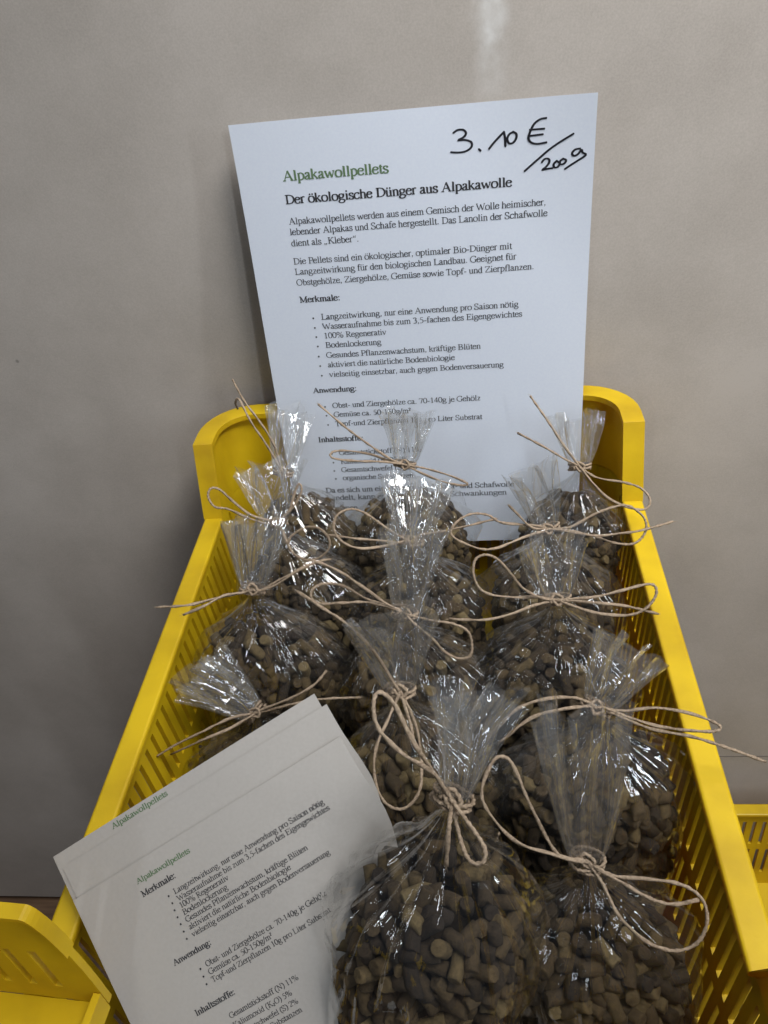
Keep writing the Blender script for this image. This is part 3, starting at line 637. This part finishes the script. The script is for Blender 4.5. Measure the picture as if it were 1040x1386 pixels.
def make_pellet():
    m, nt, out = mat('wool_pellet'); L = nt.links.new
    tc = N(nt, 'ShaderNodeTexCoord'); oi = N(nt, 'ShaderNodeObjectInfo'); ge = N(nt, 'ShaderNodeNewGeometry')
    n1 = N(nt, 'ShaderNodeTexNoise', i_Scale=380.0, i_Detail=7.0, i_Roughness=.72); L(tc.outputs['Object'], n1.inputs[0])
    s = N(nt, 'ShaderNodeMath', operation='ADD'); L(oi.outputs['Random'], s.inputs[0]); L(ge.outputs['Random Per Island'], s.inputs[1])
    fr = N(nt, 'ShaderNodeMath', operation='FRACT'); L(s.outputs[0], fr.inputs[0])
    c1 = ramp(nt, fr.outputs[0], [(0, (.020, .0115, .0045)), (.3, (.045, .028, .011)), (.7, (.082, .053, .021)), (.92, (.130, .090, .036)), (1, (.18, .132, .06))])
    mul = N(nt, 'ShaderNodeMixRGB', blend_type='MULTIPLY'); mul.inputs[0].default_value = 1
    L(c1, mul.inputs[1]); L(ramp(nt, n1.outputs[0], [(.3, (.55, .55, .55)), (.7, (1.15, 1.15, 1.12))]), mul.inputs[2])
    p = N(nt, 'ShaderNodeBsdfPrincipled', i_Roughness=.85); L(mul.outputs[0], p.inputs['Base Color'])
    b = N(nt, 'ShaderNodeBump', i_Strength=1.0, i_Distance=.0012); L(n1.outputs[0], b.inputs['Height']); L(b.outputs[0], p.inputs['Normal'])
    L(p.outputs[0], out.inputs[0]); return m
M_PEL = make_pellet()
def make_twine():
    m, nt, out = mat('jute_twine'); L = nt.links.new
    tc = N(nt, 'ShaderNodeTexCoord')
    n1 = N(nt, 'ShaderNodeTexNoise', i_Scale=900.0, i_Detail=3.0); L(tc.outputs['Object'], n1.inputs[0])
    n2 = N(nt, 'ShaderNodeTexNoise', i_Scale=40.0); L(tc.outputs['Object'], n2.inputs[0])
    a = N(nt, 'ShaderNodeMath', operation='MULTIPLY_ADD', i_1=.5); L(n2.outputs[0], a.inputs[0]); L(n1.outputs[0], a.inputs[2])
    p = N(nt, 'ShaderNodeBsdfPrincipled', i_Roughness=.8)
    L(ramp(nt, a.outputs[0], [(.5, (.15, .105, .065)), (1, (.40, .305, .215))]), p.inputs['Base Color'])
    L(p.outputs[0], out.inputs[0]); return m
M_TWINE = make_twine()

# ------------------------------------------------------------------ pellets
def pellet_shape(seed):
    rnd = random.Random(seed); rad = .0034 * rnd.uniform(.93, 1.07); ln = rnd.choice([rnd.uniform(.0065, .0095), rnd.uniform(.0095, .0155), rnd.uniform(.0095, .0155)]); n = 10; vs = []
    prof = [(-.5, .0), (-.505, .74), (-.5, .88), (-.47, .97), (-.28, 1.0), (-.08, 1.0), (.12, 1.01), (.30, 1.0), (.47, .97), (.5, .88), (.505, .74), (.5, 0)]
    bend = rnd.uniform(-.0008, .0008); tilt = rnd.uniform(-.45, .45)
    for z, r in prof:
        for k in range(n):
            a = 2 * math.pi * k / n
            q = rad * r * (1 + .09 * noise.noise(Vector((math.cos(a) * 2, math.sin(a) * 2, z * 6 + seed * 3.1))) + .05 * noise.noise(Vector((math.cos(a) * 6, math.sin(a) * 6, z * 14 + seed * 1.7))))
            zz = z * ln + (tilt * math.cos(a) * rad * r * (1 if abs(z) > .4 else 0)) + .0006 * noise.noise(Vector((a, z * 9, seed)))
            vs.append(Vector((q * math.cos(a) + bend * (1 - 4 * z * z), q * math.sin(a), zz)))
    fs = []
    for i in range(len(prof) - 1):
        for k in range(n):
            a = i * n + k; b = i * n + (k + 1) % n; fs.append((a, b, b + n, a + n))
    return vs, fs
PSHAPES = [pellet_shape(i) for i in range(12)]
PMESH = []
for i, (vs, fs) in enumerate(PSHAPES):
    mb = MB(); mb.add(vs, fs, True); PMESH.append(mb.mesh('pellet', M_PEL))

# ------------------------------------------------------------------ twine
def twine(mb, pts, rad=.00068, fuzz=True, rnd=random):
    P = catmull(pts, 7); n = len(P); ring = 8
    tan = [(P[min(i + 1, n - 1)] - P[max(i - 1, 0)]).normalized() for i in range(n)]
    up = tan[0].orthogonal().normalized(); dist = 0; vs = []
    for i in range(n):
        up = (up - tan[i] * up.dot(tan[i])).normalized(); sd = tan[i].cross(up)
        if i: dist += (P[i] - P[i - 1]).length
        tw = dist * 1500
        for k in range(ring):
            a = 2 * math.pi * k / ring
            r = rad * (1 + .30 * math.cos(2 * (a - tw))) * (1 + .18 * noise.noise(P[i] * 300))
            vs.append(P[i] + (up * math.cos(a) + sd * math.sin(a)) * r)
        if fuzz and rnd.random() < .9:
            d = (up * rnd.uniform(-1, 1) + sd * rnd.uniform(-1, 1) + tan[i] * rnd.uniform(-1.2, 1.2)).normalized()
            l = rnd.uniform(.0012, .0034); q = tan[i].cross(d).normalized() * .00008
            mb.add([P[i] + q, P[i] - q, P[i] + d * l], [(0, 1, 2)])
    fs = [(i * ring + k, i * ring + (k + 1) % ring, (i + 1) * ring + (k + 1) % ring, (i + 1) * ring + k) for i in range(n - 1) for k in range(ring)]
    fs.append(tuple(range(ring))[::-1]); fs.append(tuple(range((n - 1) * ring, n * ring)))
    mb.add(vs, fs, True)
    for e, sgn in ((0, -1), (n - 1, 1)):        # frayed ends
        for k in range(5):
            d = (tan[e] * sgn + Vector((rnd.uniform(-.5, .5), rnd.uniform(-.5, .5), rnd.uniform(-.5, .5)))).normalized(); q = d.orthogonal().normalized() * .00010
            mb.add([P[e] + q, P[e] - q, P[e] + d * rnd.uniform(.001, .003)], [(0, 1, 2)])

# ------------------------------------------------------------------ one bag
def tri(x): x = x % 1.0; return abs(2 * x - 1)
def crumple(p, planes, amp):
    return sum(amp * w * (tri(n.dot(p) * f + ph) - .5) for n, f, ph, w in planes)

def bag(idx, row_y, knot_px, body_px, fan_px, fan_hw, tails, label, width=.088, depth=.058, body_len=None, floor=-CH + .002, front=False, lean=0.0, fill=.195, ps=.92):
    rnd = random.Random(100 + idx)
    knot = at_y(knot_px[0], knot_px[1], row_y)
    bx = at_y(body_px, knot_px[1] + 60, row_y - .01).x
    base = Vector((bx, row_y - .012 - lean, floor))
    root = empty('pellet_bag', base); tag(root, label, 'bag', 'cellophane bags of pellets tied with twine')
    hb = knot.z - floor
    planes = []
    for k in range(7):
        n = Vector((rnd.gauss(0, 1), rnd.gauss(0, 1), rnd.gauss(0, .6))).normalized(); planes.append((n, rnd.uniform(14, 60), rnd.random(), rnd.uniform(.3, 1) * 22 / 40))
    rotz = rnd.uniform(-.16, .16); cr, sr = math.cos(rotz), math.sin(rotz)
    def prof(v):       # v: 0 at the tie, 1 at the base
        pts = [(0, .055), (.03, .08), (.07, .20), (.12, .46), (.18, .76), (.25, .94), (.34, 1.0), (.6, 1.04), (.85, 1.02), (.95, .97), (1, .88)]
        for (a, ra), (b, rb) in zip(pts, pts[1:]):
            if v <= b: t = (v - a) / (b - a); return ra + (rb - ra) * t
        return pts[-1][1]
    wob = rnd.uniform(0, 6)
    def surf(th, v, shrink=0.0):
        c, s = math.cos(th), math.sin(th); e = .78
        k = prof(v); a = max(width / 2 * k - shrink, .001); b = max(depth / 2 * (k if k > .3 else k * width / depth * .9) - shrink, .001)
        x = a * math.copysign(abs(c) ** e, c); y = b * math.copysign(abs(s) ** e, s)
        x *= 1 + .05 * math.sin(2 * th + wob + 3 * v)
        cx = knot.x + (base.x - knot.x) * min(1, v * 2.2); cy = knot.y + (base.y - knot.y) * min(1, v * 2.0)
        return Vector((cx + x * cr - y * sr, cy + x * sr + y * cr, knot.z - hb * v))
    # film: pouch, with the stiff folded corners of the bag standing out at the shoulders
    ears = [(rnd.uniform(.004, .011), rnd.uniform(.22, .34)) for _ in range(2)]
    mb = MB(); nt_, nv_ = 96, 46
    pl = [(rnd.randint(9, 15), rnd.random() * 6, 1.0), (rnd.randint(17, 25), rnd.random() * 6, .6)]
    rows = []
    for j in range(nv_ + 1):
        v = (j / nv_) ** 1.35
        row = []
        for i in range(nt_):
            th = 2 * math.pi * i / nt_
            p = surf(th, v); cen = surf(th, v, 1.0); out = (p - Vector((knot.x + (base.x - knot.x) * min(1, v * 2.2), knot.y + (base.y - knot.y) * min(1, v * 2), p.z))).normalized()
            pleat = sum(am * (tri(n_ * th / (2 * math.pi) + ph + .5 * v) - .5) for n_, ph, am in pl)
            fade = max(0, 1 - v / .42)
            rad = prof(v) * width / 2
            d = pleat * fade * rad * .26 + crumple(p, planes, .0030) * min(1, v * 6) + .0012 * min(1, v * 5)
            ec = math.cos(th); ear = ears[0 if ec > 0 else 1]
            d += ear[0] * math.exp(-((v - ear[1]) / .085) ** 2) * abs(ec) ** 9
            row.append(p + out * d + Vector((0, 0, crumple(p * 1.3, planes, .0012) * min(1, v * 5))))
        rows.append(row)
    vs = [p for r in rows for p in r]; fs = []
    for j in range(nv_):
        for i in range(nt_):
            a = j * nt_ + i; b = j * nt_ + (i + 1) % nt_; fs.append((a, b, b + nt_, a + nt_))
    fs.append(tuple(range(nv_ * nt_, (nv_ + 1) * nt_)))
    mb.add(vs, fs, True)
    # two heat-sealed corner ears of the pouch: stiff folded edges at the shoulders
    mb.uvs = [(i / nt_, (j / nv_) ** 1.35 * 1.5) for j in range(nv_ + 1) for i in range(nt_)]
    film = mb.build('film_pouch', M_FILM, root, base)
    # film: open fan above the tie
    tip = at_y(fan_px[0], fan_px[1], row_y + .016)
    ax = tip - knot; Lf = ax.length; ax.normalize()
    side = ax.cross(Vector((rnd.uniform(-.35, .35), -1, .5))).normalized(); nor = ax.cross(side).normalized()
    hwm = .84 * fan_hw / FPX * (knot - CAM).dot(AX_F)
    mb = MB(); nf, nt2 = 88, 22; rows = []
    np1, ph1, np2, ph2 = rnd.randint(5, 7), rnd.random(), rnd.randint(11, 16), rnd.random()
    fold = [rnd.uniform(-1, 1) for _ in range(6)]
    for j in range(nt2 + 1):
        t = j / nt2; row = []
        wv = .0045 + (hwm - .0045) * (t ** .55); tv = .0035 + (hwm * .62) * t ** 1.2
        for i in range(nf):
            a = 2 * math.pi * i / nf; u = i / nf
            lob = 1 + .42 * t * noise.noise(Vector((math.cos(a) * 1.3, math.sin(a) * 1.3, idx * 7.7 + .5)))
            x = wv * math.cos(a) * lob; y = tv * math.sin(a) * lob
            z1 = (tri(np1 * u + ph1 + .08 * math.sin(4 * t)) - .5) * (.0022 + .012 * t); z2 = (tri(np2 * u + ph2) - .5) * (.0012 + .004 * t)
            y += z1 + z2; x += (z2 * 1.2 + .003 * t * math.sin(7 * a + ph1 * 6))
            top = 1 + (.22 * noise.noise(Vector((math.cos(a) * 1.6, math.sin(a) * 1.6, idx * 3.3))) + .05 * (tri(np1 * u + ph1) - .5)) * t
            bendc = .010 * fold[0] * t * t
            q = knot + ax * (Lf * t * top) + side * (x + .012 * fold[1] * t * t * math.sin(a)) + nor * (y + bendc)
            row.append(q + nor * crumple(q, planes, .0030) * t)
        rows.append(row)
    vs = [p for r in rows for p in r]; fs = []
    for j in range(nt2):
        for i in range(nf):
            a = j * nf + i; b = j * nf + (i + 1) % nf; fs.append((a, b, b + nf, a + nf))
    mb.uvs = [(i / nf, j / nt2) for j in range(nt2 + 1) for i in range(nf)]
    mb.add(vs, fs, True); mb.build('film_fan', M_FAN, root, base)
    # pellets: packed just inside the film, and a core of the same behind them
    spots = []; tries = 0; grid = {}
    cell = .0059 * ps
    def clash(p):
        g = tuple(int(math.floor(q / cell)) for q in p)
        for dx in (-1, 0, 1):
            for dy in (-1, 0, 1):
                for dz in (-1, 0, 1):
                    for q in grid.get((g[0] + dx, g[1] + dy, g[2] + dz), ()):
                        if (q - p).length < cell: return True
        grid.setdefault(g, []).append(p); return False
    v0 = fill
    for layer, sh, tr_ in ((0, .0052, 3000), (1, .0105, 1500)):
        for _ in range(tr_):
            th = rnd.uniform(math.pi * .92, math.pi * 2.08) if rnd.random() < .72 else rnd.uniform(0, 2 * math.pi)
            v = v0 + (1 - v0) * rnd.random() if rnd.random() > .18 else v0 + .2 * rnd.random()
            p = surf(th, v, sh)
            if v < v0 + .12: p.z -= rnd.uniform(0, .006)
            if clash(p): continue
            nrm = (p - Vector((base.x, base.y, p.z - .01 if v < .4 else p.z))).normalized()
            spots.append((p, nrm))
    # top heap
    for _ in range(260):
        r = math.sqrt(rnd.random()); th = rnd.uniform(0, 2 * math.pi); p = surf(th, v0 + .05 * r, .004)
        c0 = Vector((base.x, base.y, p.z)); p = c0.lerp(p, r); p.z = knot.z - hb * (v0 - .02 + .06 * r * r) - rnd.uniform(0, .003)
        if not clash(p): spots.append((p, Vector((0, -.4, 1)).normalized()))
    def orient(nrm):
        t = nrm.orthogonal().normalized(); b = nrm.cross(t); a = rnd.uniform(0, 2 * math.pi)
        d = t * math.cos(a) + b * math.sin(a) + nrm * rnd.gauss(0, .38)
        if rnd.random() < .28: d = nrm + t * rnd.uniform(-.4, .4) + b * rnd.uniform(-.4, .4)
        return d.normalized().to_track_quat('Z', 'Y').to_matrix().to_4x4()
    items = []
    for p, nrm in spots:
        M = Matrix.Translation(p - base) @ orient(nrm) @ Matrix.Rotation(rnd.uniform(0, 6.28), 4, 'Z') @ Matrix.Scale(ps, 4)
        facing = nrm.dot((CAM - p).normalized()); items.append((facing - 1.2 * (p - CAM).length, rnd.randrange(len(PMESH)), M))
    items.sort(key=lambda t: -t[0])
    for _, k, M in items[:100]:
        o = bpy.data.objects.new('pellet', PMESH[k]); COL.objects.link(o); o.parent = root; o.matrix_local = M
    mb = MB()
    for _, k, M in items[100:]:
        vs, fs = PSHAPES[k]; mb.add([M @ q for q in vs], fs, True)
    core = []; nc = 20                                   # the packed inside of the heap
    for j in range(13):
        v = v0 + .10 + (1 - v0 - .11) * j / 12
        for i in range(nc):
            q = surf(2 * math.pi * i / nc, v, .0125) - base; core.append(q + Vector((noise.noise(q * 90), noise.noise(q * 90 + Vector((7, 0, 0))), 0)) * .002)
    fs = [(j * nc + i, j * nc + (i + 1) % nc, (j + 1) * nc + (i + 1) % nc, (j + 1) * nc + i) for j in range(12) for i in range(nc)]
    fs.append(tuple(range(nc))); fs.append(tuple(range(12 * nc, 13 * nc)))
    mb.add(core, fs, False)
    tag(mb.build('pellet_mass', M_PEL, root), kind='stuff')
    # twine: wraps at the neck and the bow
    mb = MB()
    pts = []
    for k in range(26):
        a = k / 25 * 2 * math.pi * 2.6; rr = .0062 + .0006 * math.sin(k * 1.7)
        pts.append(knot + side * math.cos(a) * rr * 1.05 + nor * math.sin(a) * rr * .95 + ax * (-.002 + .0045 * k / 25))
    twine(mb, pts, .0007, True, rnd)
    fr = knot + (CAM - knot).normalized() * .0075
    e1, e2 = side, ax
    twine(mb, [fr - e1 * .004 - e2 * .001, fr - e1 * .001 + e2 * .003 + nor * .001, fr + e1 * .003 + e2 * .000, fr + e1 * .000 - e2 * .003, fr - e1 * .003 + e2 * .001], .00075, True, rnd)
    knot_mesh = mb
    mb = MB(); vdir = (CAM - knot).normalized()
    for q in tails:
        n = len(q); closed = (abs(q[0][0] - knot_px[0]) + abs(q[0][1] - knot_px[1]) < 50) and (abs(q[-1][0] - knot_px[0]) + abs(q[-1][1] - knot_px[1]) < 50)
        dz0 = rnd.uniform(.004, .014); dz1 = rnd.uniform(-.004, .012); P = []
        base_d = (fr - CAM).dot(AX_F)
        for i, (x, y) in enumerate(q):
            s = i / (n - 1); far = min(1, math.hypot(x - knot_px[0], y - knot_px[1]) / 60)
            lift = (dz0 * math.sin(math.pi * s) + dz1 * (s - .5) * (1 if closed else .6)) * far
            d = ray(x, y); P.append(CAM + d * ((base_d - lift) / d.dot(AX_F)))
        if abs(q[0][0] - knot_px[0]) + abs(q[0][1] - knot_px[1]) < 50: P.insert(0, fr.copy())
        if abs(q[-1][0] - knot_px[0]) + abs(q[-1][1] - knot_px[1]) < 50: P.append(fr.copy())
        twine(mb, P, .00068, True, rnd)
    tb = mb.build('twine_bow', M_TWINE, root, base)
    kn = knot_mesh.build('knot', M_TWINE, tb, base)
    return root

ROW = [-.098, -.158, -.222, -.288, -.352]
# (row depth, tie point, body centre, fan tip, fan half width, twine paths) in points of the photograph
bag(0, -.092, (383, 640), 428, (398, 560), 30, [[(315, 514), (331, 543), (352, 571), (371, 602), (381, 636)], [(322, 553), (319, 545), (324, 541), (340, 571), (361, 602), (381, 636)]],
    'bag in the far left corner of the crate, frayed twine ends standing up', width=0.072, fill=.15)
bag(1, -.140, (375, 708), 415, (362, 630), 44, [[(361, 709), (334, 700), (309, 689), (291, 686), (282, 672), (286, 661), (298, 663), (315, 678), (340, 697), (370, 706)],
    [(383, 700), (398, 685), (408, 666), (406, 655), (400, 664), (392, 690), (380, 704)], [(380, 712), (389, 734), (395, 725), (414, 714), (432, 715), (445, 728), (445, 743), (432, 755), (414, 758), (395, 746), (382, 715)]],
    'second bag of the left column, flared film over the yellow rear corner', width=0.074)
bag(2, -.205, (342, 798), 352, (345, 708), 40, [[(353, 800), (382, 783), (411, 769), (428, 761), (447, 757)], [(350, 800), (375, 791), (405, 771), (440, 757)],
    [(324, 803), (295, 809), (255, 819), (212, 822)], [(330, 802), (304, 806), (275, 821), (249, 832)]],
    'bag beside the left rim whose straight twine ends cross the rim', width=0.082)
bag(3, -.248, (345, 965), 345, (272, 905), 42, [[(350, 962), (396, 944), (425, 927), (442, 908)], [(340, 966), (310, 973), (267, 994), (238, 1008), (212, 1024)], [(345, 966), (313, 985), (278, 1000), (232, 1021)],
    [(360, 962), (400, 952), (440, 946), (488, 944)]],
    'bag partly covered by the white flyers, its film bent to the left rim', width=0.078)
bag(4, ROW[0], (548, 629), 552, (556, 560), 34, [[(431, 547), (470, 580), (507, 607), (530, 622)], [(530, 625), (502, 615), (470, 610), (450, 612), (451, 620), (482, 624), (520, 625)],
    [(560, 631), (580, 635), (610, 644), (632, 654), (625, 657), (600, 652), (570, 640)]],
    'rear bag of the middle column, right in front of the sign', width=0.078, fill=.15)
bag(5, ROW[1], (558, 733), 566, (566, 652), 50, [[(545, 728), (520, 712), (495, 695), (475, 689), (457, 697), (452, 715), (462, 732), (485, 742), (515, 740), (545, 733)], [(545, 735), (520, 732), (482, 729), (445, 724)],
    [(570, 724), (600, 719), (632, 712), (672, 702)]],
    'middle column bag whose twine loop hangs over the dark gap, second from the sign', width=0.080)
bag(6, ROW[2], (548, 830), 568, (562, 716), 40, [[(545, 828), (520, 815), (495, 797), (457, 772), (420, 757)], [(530, 824), (515, 817), (495, 810), (465, 793), (440, 790), (424, 797), (422, 810), (435, 817), (465, 816), (495, 815), (525, 821)],
    [(560, 834), (586, 840), (612, 844), (633, 854), (639, 872), (636, 888), (620, 891), (602, 882), (586, 865), (562, 845)]],
    'bag in the centre of the crate with a tall bright upright film top', width=0.078)
bag(7, ROW[3], (542, 936), 566, (532, 826), 55, [[(540, 935), (505, 880), (470, 845), (440, 825), (402, 800)], [(550, 950), (565, 990), (571, 1040), (566, 1075), (545, 1095), (520, 1085), (507, 1050), (510, 1010), (525, 975), (538, 945)],
    [(545, 945), (557, 985), (562, 1005), (590, 1050)]],
    'middle column bag behind the front one, its twine loop hanging down its front', width=0.074)
bag(8, -.375, (612, 1082), 544, (648, 946), 37, [[(600, 1068), (590, 1050), (560, 1005), (535, 955), (515, 937), (506, 950), (512, 985), (545, 1020), (585, 1045), (605, 1072)],
    [(614, 1095), (618, 1115), (628, 1150), (640, 1168), (655, 1165), (655, 1145), (635, 1115), (618, 1092)], [(611, 1095), (608, 1120), (604, 1172)]],
    'large front bag of the middle column, overlapping the flyers', width=.074, depth=.062, front=True, lean=.008, ps=.82)
bag(9, ROW[0], (785, 632), 768, (780, 560), 36, [[(718, 536), (741, 569), (764, 604), (780, 625)], [(701, 586), (735, 604), (764, 621), (782, 630)],
    [(790, 636), (810, 647), (845, 653), (868, 661), (880, 676), (874, 689), (851, 687), (822, 673), (802, 653), (790, 638)]],
    'rear bag of the right column below the yellow rear corner', width=0.070, fill=.15)
bag(10, ROW[1], (742, 716), 752, (716, 632), 36, [[(730, 712), (707, 710), (678, 707), (660, 697), (637, 696), (617, 708), (612, 725), (646, 742), (672, 742), (707, 728), (735, 719)], [(720, 714), (700, 695), (689, 684)],
    [(750, 716), (773, 713), (799, 699), (822, 689), (848, 684), (868, 696), (875, 710), (871, 725), (857, 736), (833, 735), (805, 726), (776, 719), (755, 717)], [(752, 718), (764, 719), (805, 725), (839, 722), (868, 718), (911, 706)]],
    'right column bag with a wide flat bow, second from the back', width=0.080)
bag(11, ROW[2], (755, 812), 757, (745, 724), 54, [[(740, 810), (727, 808), (686, 808), (655, 801), (642, 782), (643, 759), (657, 751), (675, 758), (692, 777), (709, 797), (735, 810)], [(745, 814), (721, 820), (692, 831), (655, 839), (608, 838)],
    [(770, 811), (805, 808), (839, 800), (874, 791), (887, 794), (887, 808), (871, 826), (845, 833), (805, 829), (768, 817)], [(770, 813), (807, 816), (845, 820), (891, 831)]],
    'right column bag with the most even two-loop bow, in the middle of its column', width=0.082)
bag(12, ROW[3], (808, 958), 800, (852, 872), 50, [[(795, 950), (774, 944), (739, 946), (703, 958), (676, 982), (655, 1004)], [(795, 956), (762, 960), (719, 972), (676, 1005)],
    [(820, 960), (849, 962), (888, 958), (936, 966), (971, 980), (973, 988), (951, 990), (896, 984), (849, 970), (818, 958)], [(820, 962), (880, 986), (936, 997), (987, 1013), (1036, 1031)]],
    'right column bag with a long thin twine end reaching out past the right rim', width=0.084)
bag(13, -.352, (795, 1166), 820, (790, 985), 62, [[(785, 1163), (754, 1155), (719, 1092), (695, 1037), (680, 1024), (666, 1033), (652, 1072), (664, 1103), (700, 1140), (745, 1155), (785, 1166)],
    [(802, 1175), (817, 1198), (837, 1238), (873, 1273), (912, 1287), (943, 1277), (957, 1249), (951, 1218), (924, 1198), (880, 1190), (833, 1186), (805, 1172)], [(802, 1172), (841, 1194), (880, 1216), (912, 1224), (945, 1218)]],
    'front bag of the right column with a big round twine loop on its right', width=.073, depth=.060, front=True, lean=.012, ps=.88)
